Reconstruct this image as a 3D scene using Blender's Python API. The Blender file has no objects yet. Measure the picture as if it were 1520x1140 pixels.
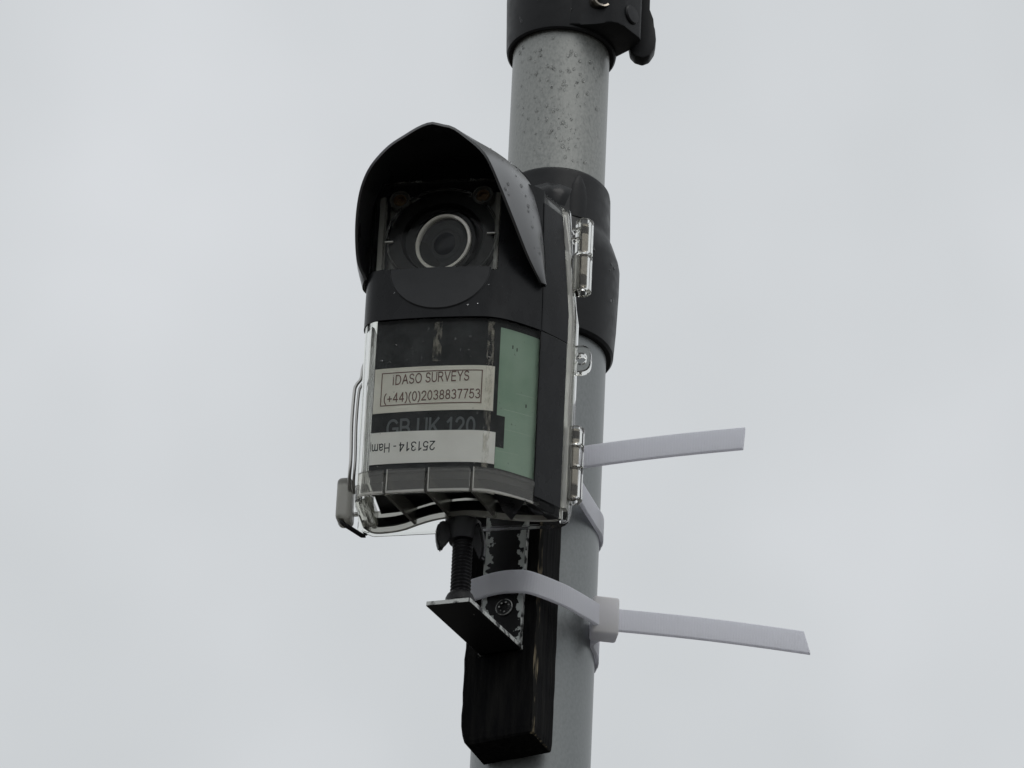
import bpy, bmesh, math, random
from mathutils import Vector, Matrix, noise

# ------------------------------------------------------------------ camera, sky, light
scene = bpy.context.scene
col = scene.collection
MM = 0.001
rad = math.radians
random.seed(7)

ELEV, ROLL, FPX, DIST = rad(31), rad(2.7), 9000.0, 3.0
fwd = Vector((0, math.cos(ELEV), math.sin(ELEV)))
r0 = Vector((1, 0, 0)); u0 = r0.cross(fwd)
cr = r0 * math.cos(ROLL) + u0 * math.sin(ROLL)
cu = u0 * math.cos(ROLL) - r0 * math.sin(ROLL)
cam_data = bpy.data.cameras.new('camera')
cam = bpy.data.objects.new('camera', cam_data); col.objects.link(cam)
loc = Vector((0, 0, 3.15)) - fwd * DIST
cam.matrix_world = Matrix(((cr.x, cu.x, -fwd.x, loc.x), (cr.y, cu.y, -fwd.y, loc.y),
                           (cr.z, cu.z, -fwd.z, loc.z), (0, 0, 0, 1)))
cam_data.sensor_width = 36; cam_data.lens = FPX / 1520 * 36
cam_data.clip_start = 0.05; cam_data.clip_end = 5000
scene.camera = cam

SUN_EL, SUN_AZ = rad(58), rad(150)        # azimuth from +Y towards +X: behind the camera, to the right
world = bpy.data.worlds.new('World'); scene.world = world; world.use_nodes = True
wn, wl = world.node_tree.nodes, world.node_tree.links
wn.clear()
w_out = wn.new('ShaderNodeOutputWorld'); w_bg = wn.new('ShaderNodeBackground')
sky = wn.new('ShaderNodeTexSky'); sky.sky_type = 'NISHITA'; sky.sun_disc = False
sky.sun_elevation = SUN_EL; sky.sun_rotation = SUN_AZ; sky.dust_density = 6; sky.air_density = 1.5
w_bg.inputs['Strength'].default_value = 0.1
hsv = wn.new('ShaderNodeHueSaturation'); hsv.inputs['Saturation'].default_value = 0.08
tc = wn.new('ShaderNodeTexCoord')
nz = wn.new('ShaderNodeTexNoise'); nz.inputs['Scale'].default_value = 11.0; nz.inputs['Detail'].default_value = 3; nz.inputs['Roughness'].default_value = 0.45
ramp = wn.new('ShaderNodeValToRGB')
ramp.color_ramp.elements[0].position = 0.30; ramp.color_ramp.elements[0].color = (5.92, 6.2, 6.38, 1)
ramp.color_ramp.elements[1].position = 0.70; ramp.color_ramp.elements[1].color = (7.1, 7.34, 7.62, 1)
mixc = wn.new('ShaderNodeMixRGB'); mixc.inputs['Fac'].default_value = 0.93     # closed cloud deck over the clear-sky model
sep = wn.new('ShaderNodeSeparateXYZ')
gr = wn.new('ShaderNodeMapRange'); gr.inputs['From Min'].default_value = -0.03; gr.inputs['From Max'].default_value = 0.03
ground = wn.new('ShaderNodeMixRGB'); ground.inputs['Color1'].default_value = (0.75, 0.74, 0.70, 1)   # wet paving below the horizon
wl.new(tc.outputs['Generated'], nz.inputs['Vector']); wl.new(nz.outputs['Fac'], ramp.inputs['Fac'])
wl.new(sky.outputs['Color'], hsv.inputs['Color']); wl.new(hsv.outputs['Color'], mixc.inputs['Color1']); wl.new(ramp.outputs['Color'], mixc.inputs['Color2'])
wl.new(tc.outputs['Generated'], sep.inputs[0]); wl.new(sep.outputs['Z'], gr.inputs['Value']); wl.new(gr.outputs[0], ground.inputs['Fac'])
wl.new(mixc.outputs['Color'], ground.inputs['Color2']); wl.new(ground.outputs['Color'], w_bg.inputs['Color'])
wl.new(w_bg.outputs[0], w_out.inputs[0])

sun_d = bpy.data.lights.new('sun', 'SUN'); sun_d.energy = 0.6; sun_d.angle = rad(35); sun_d.color = (1, 0.98, 0.95)
sun = bpy.data.objects.new('sun', sun_d); col.objects.link(sun)
sdir = Vector((math.sin(SUN_AZ) * math.cos(SUN_EL), math.cos(SUN_AZ) * math.cos(SUN_EL), math.sin(SUN_EL)))
sun.rotation_euler = sdir.to_track_quat('Z', 'Y').to_euler(); sun.location = (1, -1, 6)

vs = scene.view_settings
vs.view_transform = 'Standard'; vs.look = 'None'; vs.exposure = 0; vs.gamma = 1; vs.use_curve_mapping = False
cy = scene.cycles
cy.max_bounces = 20; cy.transmission_bounces = 18; cy.glossy_bounces = 8; cy.diffuse_bounces = 4; cy.transparent_max_bounces = 16
cy.caustics_reflective = True; cy.caustics_refractive = True; cy.sample_clamp_indirect = 4
cy.use_denoising = True

# ------------------------------------------------------------------ materials
def principled(name, base, rough=0.5, metal=0.0, spec=0.5, **kw):
    m = bpy.data.materials.new(name); m.use_nodes = True
    b = m.node_tree.nodes['Principled BSDF']
    b.inputs['Base Color'].default_value = (*base, 1); b.inputs['Roughness'].default_value = rough
    b.inputs['Metallic'].default_value = metal; b.inputs['Specular IOR Level'].default_value = spec
    for k, v in kw.items(): b.inputs[k.replace('_', ' ')].default_value = v
    return m

def nodes_of(m): return m.node_tree.nodes, m.node_tree.links, m.node_tree.nodes['Principled BSDF']

def add_noise_color(m, c1, c2, scale, detail=4, lo=0.3, hi=0.7, stretch=(1, 1, 1), rough=None):
    n, l, b = nodes_of(m)
    t = n.new('ShaderNodeTexCoord'); mp = n.new('ShaderNodeMapping'); mp.inputs['Scale'].default_value = stretch
    x = n.new('ShaderNodeTexNoise'); x.inputs['Scale'].default_value = scale; x.inputs['Detail'].default_value = detail
    r = n.new('ShaderNodeValToRGB'); r.color_ramp.elements[0].position = lo; r.color_ramp.elements[1].position = hi
    r.color_ramp.elements[0].color = (*c1, 1); r.color_ramp.elements[1].color = (*c2, 1)
    l.new(t.outputs['Object'], mp.inputs[0]); l.new(mp.outputs[0], x.inputs['Vector']); l.new(x.outputs['Fac'], r.inputs['Fac']); l.new(r.outputs['Color'], b.inputs['Base Color'])
    if rough:
        mr = n.new('ShaderNodeMapRange'); mr.inputs['From Min'].default_value = 0.3; mr.inputs['From Max'].default_value = 0.7
        mr.inputs['To Min'].default_value, mr.inputs['To Max'].default_value = rough
        l.new(x.outputs['Fac'], mr.inputs['Value']); l.new(mr.outputs[0], b.inputs['Roughness'])
    return r

def add_bump(m, scale, strength, dist=0.0003, detail=4, stretch=(1, 1, 1)):
    n, l, b = nodes_of(m)
    t = n.new('ShaderNodeTexCoord'); mp = n.new('ShaderNodeMapping'); mp.inputs['Scale'].default_value = stretch
    x = n.new('ShaderNodeTexNoise'); x.inputs['Scale'].default_value = scale; x.inputs['Detail'].default_value = detail
    bp = n.new('ShaderNodeBump'); bp.inputs['Strength'].default_value = strength; bp.inputs['Distance'].default_value = dist
    l.new(t.outputs['Object'], mp.inputs[0]); l.new(mp.outputs[0], x.inputs['Vector']); l.new(x.outputs['Fac'], bp.inputs['Height']); l.new(bp.outputs[0], b.inputs['Normal'])

M = {}
def galvanised(name, c1, c2):
    m = principled(name, c1, 0.5, 0.55, 0.5)
    add_noise_color(m, c1, c2, 800, 6, 0.28, 0.72, (1, 1, 0.6), (0.40, 0.60))
    b_ = m.node_tree.nodes['Principled BSDF']; b_.inputs['Coat Weight'].default_value = 0.35; b_.inputs['Coat Roughness'].default_value = 0.25
    add_bump(m, 900, 0.25, 0.0003, 4, (1, 1, 0.35))
    return m
M['galv_up'] = galvanised('galvanised_steel_wet', (0.215, 0.222, 0.211), (0.36, 0.366, 0.348))
M['galv_low'] = galvanised('galvanised_steel_smooth', (0.19, 0.203, 0.203), (0.262, 0.277, 0.277))
M['collar'] = principled('black_moulded_plastic', (0.012, 0.0125, 0.0135), 0.42, 0, 0.22)
add_noise_color(M['collar'], (0.010, 0.0105, 0.0115), (0.017, 0.0175, 0.019), 160, 4, 0.3, 0.7, (1, 1, 1), (0.34, 0.52)); add_bump(M['collar'], 1200, 0.12)
M['hood'] = principled('black_sheet_plastic', (0.014, 0.014, 0.015), 0.36, 0, 1.0, Coat_Weight=0.6, Coat_Roughness=0.3)
add_noise_color(M['hood'], (0.024, 0.0245, 0.026), (0.036, 0.037, 0.039), 60, 3, 0.3, 0.7, (1, 1, 1), (0.26, 0.40)); add_bump(M['hood'], 70, 0.10, 0.0006, 3)
M['tape'] = principled('black_vinyl_tape', (0.011, 0.0115, 0.0125), 0.40, 0, 0.2)
add_noise_color(M['tape'], (0.009, 0.0095, 0.0105), (0.016, 0.0165, 0.018), 120, 4, 0.3, 0.7, (1, 1, 0.5), (0.22, 0.34)); add_bump(M['tape'], 110, 0.14, 0.0006, 4)
M['disc'] = principled('dull_black_plastic', (0.024, 0.0245, 0.026), 0.6, 0, 0.4); add_noise_color(M['disc'], (0.017, 0.0175, 0.019), (0.03, 0.031, 0.033), 140, 5, 0.3, 0.7, (1, 1, 1), (0.4, 0.65))
M['inner'] = principled('matt_black_body', (0.018, 0.020, 0.021), 0.75, 0, 0.2)
add_noise_color(M['inner'], (0.008, 0.009, 0.010), (0.032, 0.035, 0.037), 95, 6, 0.35, 0.75)
M['lensblack'] = principled('black_lens_plastic', (0.004, 0.004, 0.0045), 0.35, 0, 0.25)
M['silver'] = principled('brushed_alloy_ring', (0.92, 0.89, 0.82), 0.5, 0.1)
M['housinggrey'] = principled('grey_lens_housing', (0.24, 0.245, 0.235), 0.35, 0, 0.5); add_bump(M['housinggrey'], 60, 0.4, 0.001, 3)
M['darkglass'] = principled('coated_lens_glass', (0.006, 0.007, 0.012), 0.04, 0, 0.14)
M['ringgrey'] = principled('dark_grey_barrel', (0.03, 0.031, 0.034), 0.5, 0, 0.3)
M['clear'] = principled('clear_polycarbonate', (0.95, 0.95, 0.92), 0.02, 0, 0.5, Transmission_Weight=1.0, IOR=1.38)
M['pane'] = principled('clear_thin_moulding', (0.965, 0.97, 0.945), 0.015, 0, 0.5, Transmission_Weight=1.0, IOR=1.18)
M['cloudy'] = principled('cloudy_clear_plastic', (0.90, 0.89, 0.84), 0.18, 0, 0.5, Transmission_Weight=0.68, IOR=1.4)
M['liner'] = principled('streaked_clear_liner', (0.72, 0.72, 0.69), 0.12, 0, 0.5, Transmission_Weight=0.9, IOR=1.3); add_bump(M['liner'], 320, 0.9, 0.0012, 3, (1, 1, 0.03))
M['ribgrey'] = principled('grey_clear_rib', (0.45, 0.445, 0.41), 0.2, 0, 0.5, Transmission_Weight=0.75, IOR=1.38)
M['smoky'] = principled('scuffed_clear_plastic', (0.80, 0.79, 0.74), 0.08, 0, 0.5, Transmission_Weight=0.965, IOR=1.38)
add_bump(M['smoky'], 300, 0.2, 0.0004, 4)
M['water'] = principled('rain_water', (1, 1, 1), 0.0, 0, 0.5, Transmission_Weight=1.0, IOR=1.33)
M['chrome'] = principled('nickel_pin', (0.26, 0.235, 0.20), 0.2, 1.0)
M['wire'] = principled('stainless_wire', (0.55, 0.54, 0.52), 0.28, 1.0)
M['rod'] = principled('black_oxide_steel', (0.013, 0.013, 0.015), 0.42, 0.2, 0.4); add_bump(M['rod'], 600, 0.3)
M['greyplastic'] = principled('grey_translucent_latch', (0.42, 0.41, 0.37), 0.3, 0, 0.5, Transmission_Weight=0.55, IOR=1.45)
M['paper'] = principled('paper_label', (0.62, 0.60, 0.53), 0.7, 0, 0.3)
add_noise_color(M['paper'], (0.69, 0.67, 0.59), (0.80, 0.78, 0.71), 60, 5)
M['paper2'] = principled('white_printed_strip', (0.70, 0.69, 0.66), 0.65, 0, 0.3)
add_noise_color(M['paper2'], (0.78, 0.77, 0.74), (0.86, 0.855, 0.83), 70, 5)
add_bump(M['paper'], 130, 0.4, 0.0006, 4); add_bump(M['paper2'], 130, 0.3, 0.0006, 4)
M['brown'] = principled('brown_print', (0.17, 0.10, 0.085), 0.7, 0, 0.2)
M['ink'] = principled('black_print', (0.02, 0.02, 0.022), 0.7, 0, 0.2)
M['greyprint'] = principled('grey_print', (0.11, 0.122, 0.13), 0.7, 0, 0.2)
M['green'] = principled('green_card', (0.16, 0.34, 0.21), 0.65, 0, 0.3)
add_noise_color(M['green'], (0.22, 0.34, 0.25), (0.355, 0.475, 0.385), 48, 7, 0.3, 0.78, (1, 1, 0.6)); add_bump(M['green'], 90, 0.35, 0.0008, 5)
M['crease'] = principled('pale_green_crease', (0.38, 0.50, 0.41), 0.6)
M['beige'] = principled('painted_reflection', (0.60, 0.56, 0.46), 0.4, 0, 0.4)  # reflections on the clear cover, painted as a translucent beige
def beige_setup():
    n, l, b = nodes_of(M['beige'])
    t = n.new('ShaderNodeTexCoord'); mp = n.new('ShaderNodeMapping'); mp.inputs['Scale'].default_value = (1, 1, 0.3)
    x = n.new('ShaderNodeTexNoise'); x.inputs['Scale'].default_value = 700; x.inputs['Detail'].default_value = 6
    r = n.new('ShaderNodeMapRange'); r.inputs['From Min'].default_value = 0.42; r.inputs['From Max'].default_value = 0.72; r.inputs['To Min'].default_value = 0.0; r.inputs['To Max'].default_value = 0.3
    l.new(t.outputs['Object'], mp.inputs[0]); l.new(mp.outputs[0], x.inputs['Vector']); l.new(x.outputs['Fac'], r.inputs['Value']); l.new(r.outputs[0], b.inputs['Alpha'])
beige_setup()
M['brass'] = principled('tarnished_brass', (0.20, 0.13, 0.075), 0.4, 0.6)
M['bossgrey'] = principled('grey_screw_boss', (0.10, 0.098, 0.09), 0.35, 0, 0.5)

M['nylon'] = principled('white_nylon', (0.88, 0.87, 0.9), 0.38, 0, 0.45)
def nylon_setup(m, ribs):
    n, l, b = nodes_of(m)
    out = n['Material Output']
    tr = n.new('ShaderNodeBsdfTranslucent'); tr.inputs['Color'].default_value = (0.95, 0.95, 0.99, 1)
    mx = n.new('ShaderNodeMixShader'); mx.inputs[0].default_value = 0.5
    l.new(b.outputs[0], mx.inputs[1]); l.new(tr.outputs[0], mx.inputs[2]); l.new(mx.outputs[0], out.inputs['Surface'])
    if ribs:
        uv = n.new('ShaderNodeUVMap'); wv = n.new('ShaderNodeTexWave'); wv.wave_type = 'BANDS'; wv.bands_direction = 'X'
        wv.inputs['Scale'].default_value = 0.23; wv.inputs['Distortion'].default_value = 0.0
        ns = n.new('ShaderNodeTexNoise'); ns.inputs['Scale'].default_value = 0.12; ns.inputs['Detail'].default_value = 5
        cr_ = n.new('ShaderNodeValToRGB'); cr_.color_ramp.elements[0].color = (0.90, 0.905, 0.95, 1); cr_.color_ramp.elements[1].color = (0.95, 0.955, 0.99, 1)
        bp = n.new('ShaderNodeBump'); bp.inputs['Strength'].default_value = 0.2; bp.inputs['Distance'].default_value = 0.0003
        l.new(uv.outputs[0], wv.inputs['Vector']); l.new(wv.outputs['Fac'], bp.inputs['Height']); l.new(bp.outputs[0], b.inputs['Normal']); l.new(bp.outputs[0], tr.inputs['Normal'])
        l.new(uv.outputs[0], ns.inputs['Vector']); l.new(ns.outputs['Fac'], cr_.inputs['Fac']); l.new(cr_.outputs['Color'], b.inputs['Base Color'])
nylon_setup(M['nylon'], True)
M['nylonhead'] = principled('cream_nylon', (0.85, 0.83, 0.79), 0.42, 0, 0.4); nylon_setup(M['nylonhead'], False)

def chipped_paint():
    # black paint over zinc, knocked off along the two long edges and in a few spots
    m = principled('chipped_black_paint', (0.01, 0.01, 0.01), 0.5, 0, 0.2)
    n, l, b = nodes_of(m)
    t = n.new('ShaderNodeTexCoord'); s = n.new('ShaderNodeSeparateXYZ')
    ab = n.new('ShaderNodeMath'); ab.operation = 'ABSOLUTE'
    ed = n.new('ShaderNodeMapRange'); ed.inputs['From Min'].default_value = 0.0042; ed.inputs['From Max'].default_value = 0.0105; ed.inputs['To Min'].default_value = 0; ed.inputs['To Max'].default_value = 0.34
    x = n.new('ShaderNodeTexNoise'); x.inputs['Scale'].default_value = 190; x.inputs['Detail'].default_value = 5; x.inputs['Roughness'].default_value = 0.6
    ad = n.new('ShaderNodeMath'); ad.operation = 'ADD'
    th = n.new('ShaderNodeMapRange'); th.inputs['From Min'].default_value = 0.685; th.inputs['From Max'].default_value = 0.695
    mc = n.new('ShaderNodeMixRGB'); mc.inputs['Color1'].default_value = (0.008, 0.008, 0.009, 1); mc.inputs['Color2'].default_value = (0.52, 0.55, 0.53, 1)
    l.new(t.outputs['Object'], s.inputs[0]); l.new(s.outputs['X'], ab.inputs[0]); l.new(ab.outputs[0], ed.inputs['Value'])
    l.new(t.outputs['Object'], x.inputs['Vector']); l.new(x.outputs['Fac'], ad.inputs[0]); l.new(ed.outputs[0], ad.inputs[1]); l.new(ad.outputs[0], th.inputs['Value'])
    l.new(th.outputs[0], mc.inputs['Fac']); l.new(mc.outputs[0], b.inputs['Base Color'])
    bp = n.new('ShaderNodeBump'); bp.inputs['Strength'].default_value = 0.6; bp.inputs['Distance'].default_value = 0.0004; bp.invert = True
    l.new(th.outputs[0], bp.inputs['Height']); l.new(bp.outputs[0], b.inputs['Normal'])
    return m
M['chipped'] = chipped_paint()
M['zincedge'] = principled('bare_zinc_edge', (0.40, 0.42, 0.41), 0.5, 0.3); add_noise_color(M['zincedge'], (0.03, 0.03, 0.03), (0.55, 0.56, 0.54), 260, 5, 0.38, 0.5)
M['blackmetal'] = principled('black_painted_steel', (0.009, 0.009, 0.010), 0.5, 0, 0.35)
add_noise_color(M['blackmetal'], (0.008, 0.008, 0.009), (0.35, 0.36, 0.35), 150, 6, 0.70, 0.72)

M['woodblack'] = principled('black_stained_timber', (0.008, 0.008, 0.008), 0.85, 0, 0.08)
add_noise_color(M['woodblack'], (0.004, 0.004, 0.0045), (0.017, 0.0165, 0.015), 300, 7, 0.42, 0.85, (1, 1, 0.10)); add_bump(M['woodblack'], 380, 0.8, 0.0012, 6, (1, 1, 0.07))
M['woodworn'] = principled('bare_worn_timber', (0.3, 0.25, 0.15), 0.8, 0, 0.2)
add_noise_color(M['woodworn'], (0.008, 0.008, 0.007), (0.30, 0.25, 0.165), 520, 8, 0.48, 0.75, (1, 1, 0.12)); add_bump(M['woodworn'], 380, 0.9, 0.0015, 6, (1, 1, 0.07))

# ------------------------------------------------------------------ mesh helpers (millimetres in, metres out)
def tag(o, label, cat, group=None):
    o['label'] = label; o['category'] = cat
    if group: o['group'] = group
    return o

def empty(name, loc_mm, rz=0.0):
    o = bpy.data.objects.new(name, None); col.objects.link(o)
    o.empty_display_size = 0.02
    o.location = Vector(loc_mm) * MM; o.rotation_euler.z = rz
    return o

def finish(name, bm, mat, parent=None, smooth=35, mats=None):
    bmesh.ops.remove_doubles(bm, verts=bm.verts, dist=1e-4)
    bmesh.ops.recalc_face_normals(bm, faces=bm.faces)
    me = bpy.data.meshes.new(name)
    bm.to_mesh(me); bm.free()
    me.transform(Matrix.Scale(MM, 4))
    for m in (mats or [mat]): me.materials.append(m)
    if smooth:
        me.polygons.foreach_set('use_smooth', [True] * len(me.polygons))
        me.set_sharp_from_angle(angle=rad(smooth))
    o = bpy.data.objects.new(name, me); col.objects.link(o)
    if parent is not None: o.parent = parent
    return o

def grid_faces(bm, rings, closed_ring=True, closed_path=False, caps=True):
    vs_ = [[bm.verts.new(p) for p in r] for r in rings]
    n, k = len(vs_), len(vs_[0])
    for i in range(n if closed_path else n - 1):
        a, b = vs_[i], vs_[(i + 1) % n]
        for j in range(k if closed_ring else k - 1):
            bm.faces.new((a[j], a[(j + 1) % k], b[(j + 1) % k], b[j]))
    if caps and closed_ring and not closed_path:
        bm.faces.new(list(reversed(vs_[0]))); bm.faces.new(vs_[-1])
    return vs_

def lathe(bm, prof, c=(0, 0, 0), axis=(0, 0, 1), seg=48, close=False):
    """prof: (radius, height) pairs from bottom to top about an axis through c"""
    q = Vector((0, 0, 1)).rotation_difference(Vector(axis).normalized()).to_matrix(); c = Vector(c)
    rings = []
    for r, h in prof:
        rings.append([c + q @ Vector((r * math.cos(2 * math.pi * j / seg), r * math.sin(2 * math.pi * j / seg), h)) for j in range(seg)])
    grid_faces(bm, rings, True, close, not close)
    return bm

def prism(bm, poly, z0, z1):
    a = [bm.verts.new((x, y, z0)) for x, y in poly]; b = [bm.verts.new((x, y, z1)) for x, y in poly]
    k = len(poly)
    for j in range(k): bm.faces.new((a[j], a[(j + 1) % k], b[(j + 1) % k], b[j]))
    bm.faces.new(list(reversed(a))); bm.faces.new(b)
    return bm

def slab(bm, pts, nrm, t):
    """flat polygon pts given a thickness t along nrm"""
    nrm = Vector(nrm) * t
    a = [bm.verts.new(p) for p in pts]; b = [bm.verts.new(Vector(p) + nrm) for p in pts]
    k = len(pts)
    for j in range(k): bm.faces.new((a[j], a[(j + 1) % k], b[(j + 1) % k], b[j]))
    bm.faces.new(list(reversed(a))); bm.faces.new(b)
    return bm

def rbox(bm, c, size, bev=0.6, rot=None, seg=2):
    t = bmesh.new(); bmesh.ops.create_cube(t, size=1)
    bmesh.ops.scale(t, vec=size, verts=t.verts)
    if bev: bmesh.ops.bevel(t, geom=list(t.edges), offset=bev, segments=seg, affect='EDGES', profile=0.5)
    mat = Matrix.Translation(Vector(c)) @ (rot.to_4x4() if rot else Matrix.Identity(4))
    t.transform(mat)
    me = bpy.data.meshes.new('tmp'); t.to_mesh(me); t.free(); bm.from_mesh(me); bpy.data.meshes.remove(me)
    return bm

def catmull(pts, per=8, closed=False):
    pts = [Vector(p) for p in pts]; n = len(pts); out = []
    rng = n if closed else n - 1
    for i in range(rng):
        p1, p2 = pts[i], pts[(i + 1) % n]
        p0 = pts[(i - 1) % n] if (closed or i > 0) else p1 * 2 - p2
        p3 = pts[(i + 2) % n] if (closed or i + 2 < n) else p2 * 2 - p1
        for k in range(per):
            t = k / per
            out.append(0.5 * ((2 * p1) + (p2 - p0) * t + (2 * p0 - 5 * p1 + 4 * p2 - p3) * t * t + (3 * p1 - p0 - 3 * p2 + p3) * t ** 3))
    if not closed: out.append(pts[-1])
    return out

def resample(pts, n):
    d = [0]
    for a, b in zip(pts, pts[1:]): d.append(d[-1] + (b - a).length)
    out = []; j = 0
    for i in range(n):
        s = d[-1] * i / (n - 1)
        while j < len(pts) - 2 and d[j + 1] < s: j += 1
        t = (s - d[j]) / max(d[j + 1] - d[j], 1e-9)
        out.append(pts[j].lerp(pts[j + 1], min(max(t, 0), 1)))
    return out

def tube(bm, pts, r, seg=10):
    pts = [Vector(p) for p in pts]; rings = []
    up = Vector((0.31, 0.2, 0.93))
    for i, p in enumerate(pts):
        t = (pts[min(i + 1, len(pts) - 1)] - pts[max(i - 1, 0)]).normalized()
        a = t.cross(up)
        if a.length < 0.1: a = t.cross(Vector((1, 0, 0)))
        a.normalize(); b = t.cross(a)
        rings.append([p + a * (r * math.cos(2 * math.pi * j / seg)) + b * (r * math.sin(2 * math.pi * j / seg)) for j in range(seg)])
    grid_faces(bm, rings)
    return bm

def drop_mesh():
    bm = bmesh.new(); bmesh.ops.create_uvsphere(bm, u_segments=10, v_segments=7, radius=1)
    bmesh.ops.scale(bm, vec=(1, 1.25, 0.55), verts=bm.verts)
    for v in bm.verts:
        if v.co.y > 0: v.co.x *= 1 - 0.35 * v.co.y
    me = bpy.data.meshes.new('raindrop'); bm.to_mesh(me); bm.free()
    me.transform(Matrix.Scale(MM, 4)); me.materials.append(M['water'])
    me.polygons.foreach_set('use_smooth', [True] * len(me.polygons))
    return me
DROP = drop_mesh()
def raindrop(parent, p, nrm, size, up=(0, 0, 1)):
    o = bpy.data.objects.new('raindrop', DROP); col.objects.link(o); o.parent = parent
    z = Vector(nrm).normalized(); y = Vector(up) - z * z.dot(Vector(up)); y.normalize(); x = y.cross(z)
    s = size
    o.matrix_local = Matrix(((x.x * s, y.x * s, z.x * s, p[0] * MM), (x.y * s, y.y * s, z.y * s, p[1] * MM), (x.z * s, y.z * s, z.z * s, p[2] * MM), (0, 0, 0, 1)))
    return o

# ------------------------------------------------------------------ telescopic pole
PX = 17.3
pole = tag(empty('telescopic_pole', (PX, 0, 0)), 'tall grey galvanised telescopic pole with black plastic clamp collars', 'pole')
RU, RL = 24.7, 28.8
lower = finish('lower_tube', lathe(bmesh.new(), [(RL - 2, 0), (RL, 0), (RL, 3166), (RL - 2, 3166)], seg=96), M['galv_low'], pole)
upper = finish('upper_tube', lathe(bmesh.new(), [(RU - 2, 3100), (RU, 3100), (RU, 3700), (RU - 2, 3700)], seg=96), M['galv_up'], pole)
prof = [(RL + 0.1, 3165.5), (31.2, 3165.5), (32.3, 3167), (33.2, 3182), (33.9, 3205), (33.9, 3216), (33.2, 3220), (30.2, 3229), (29.0, 3231.5), (28.6, 3234),
        (28.0, 3258), (27.6, 3260.5), (26.4, 3262), (24.9, 3262)]
collar = finish('collar', lathe(bmesh.new(), prof, seg=96), M['collar'], pole, 28)
bm = bmesh.new()     # raised vertical rib on the collar's front
rib = []
for z, hw, pr in ((3233, 5.5, 1.3), (3245, 5.2, 1.2), (3252, 4.0, 0.9), (3256.5, 2.2, 0.5), (3258, 0.6, 0.1)):
    rib.append([Vector((11.5 + hw * math.cos(t) - 0, -(28.2 * math.cos(math.asin((11.5 + hw * math.cos(t)) / 28.2))) + 0.8 - (pr + 0.6) * math.sin(t), z)) for t in [math.pi * k / 10 for k in range(11)]])
grid_faces(bm, rib, True, False, True)
finish('collar_rib', bm, M['collar'], collar, 50)
bm = bmesh.new(); prof = [(RU + 0.15, 3346.5), (27.0, 3345.6), (27.8, 3346.4), (28.2, 3348.5), (29.2, 3378), (29.6, 3460), (RU + 0.15, 3460)]
lathe(bm, prof, seg=96)
clamp = finish('clamp_collar', bm, M['collar'], pole, 28)
bm = bmesh.new()     # clamp ear that carries the screw and lever
prism(bm, [(2, -25), (3.0, -28.3), (9.0, -28.6), (15.5, -29.6), (21.0, -31.2), (25.0, -32.2), (28.0, -31.4), (31.5, -28.6), (39.4, -18.8), (40.0, -16.6), (38.9, -13.4), (35.0, -7.2), (25, 3), (18, -5)], 3347.4, 3440)
bmesh.ops.bevel(bm, geom=[e for e in bm.edges], offset=1.1, segments=2, affect='EDGES', profile=0.6)
finish('clamp_ear', bm, M['collar'], clamp, 40)
earn = Vector((0.76, -0.62, 0.0)).normalized()
finish('knob', lathe(bmesh.new(), [(5.2, -1), (5.2, 1.0), (4.6, 1.7), (0.2, 1.9)], (34.2, -24.9, 3357), earn, 32), M['collar'], clamp)
finish('clamp_screw', lathe(bmesh.new(), [(2.4, -2), (2.4, 0.2), (3.9, 0.2), (3.9, 1.8), (5.0, 2.2), (5.3, 1.4), (5.3, -3)], (18.6, -31.0, 3361.5), (0.35, -0.93, 0), 36), M['chrome'], clamp)
bm = bmesh.new()     # lever paddle hanging beside the ear
lev = [Vector((35, 0, 3346)), Vector((37.5, 0, 3343.2)), Vector((41.5, 0, 3342)), Vector((45.0, 0, 3343.8)), Vector((47.4, 0, 3348.5)), Vector((48.0, 0, 3354)), Vector((47.2, 0, 3361)), Vector((45.2, 0, 3366)), Vector((44.2, 0, 3372)), Vector((44, 0, 3440)), Vector((34, 0, 3440)), Vector((34, 0, 3352))]
slab(bm, [p + Vector((0, -9, 0)) for p in lev], (0, 1, 0), 8)
bmesh.ops.bevel(bm, geom=[e for e in bm.edges], offset=1.0, segments=2, affect='EDGES', profile=0.5)
finish('lever', bm, M['collar'], clamp, 40)
rng = random.Random(3)
for k in range(230):
    z = rng.uniform(3266, 3343); a = rng.gauss(-1.6, 0.5)
    if not -2.7 < a < -0.5: continue
    raindrop(upper, ((RU + 0.05) * math.cos(a), (RU + 0.05) * math.sin(a), z), (math.cos(a), math.sin(a), 0), 0.25 + 0.95 * rng.random() ** 2.6)
for k in range(7):
    z = rng.uniform(3185, 3215); a = rng.uniform(-1.0, -0.35)
    raindrop(collar, (33.8 * math.cos(a), 33.8 * math.sin(a), z), (math.cos(a), math.sin(a), 0), rng.uniform(0.6, 1.2))
for k in range(5):
    z = rng.uniform(3352, 3372); a = rng.uniform(-2.5, -1.4)
    raindrop(clamp, (28.6 * math.cos(a), 28.6 * math.sin(a), z), (math.cos(a), math.sin(a), 0), rng.uniform(0.6, 1.0))

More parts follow.
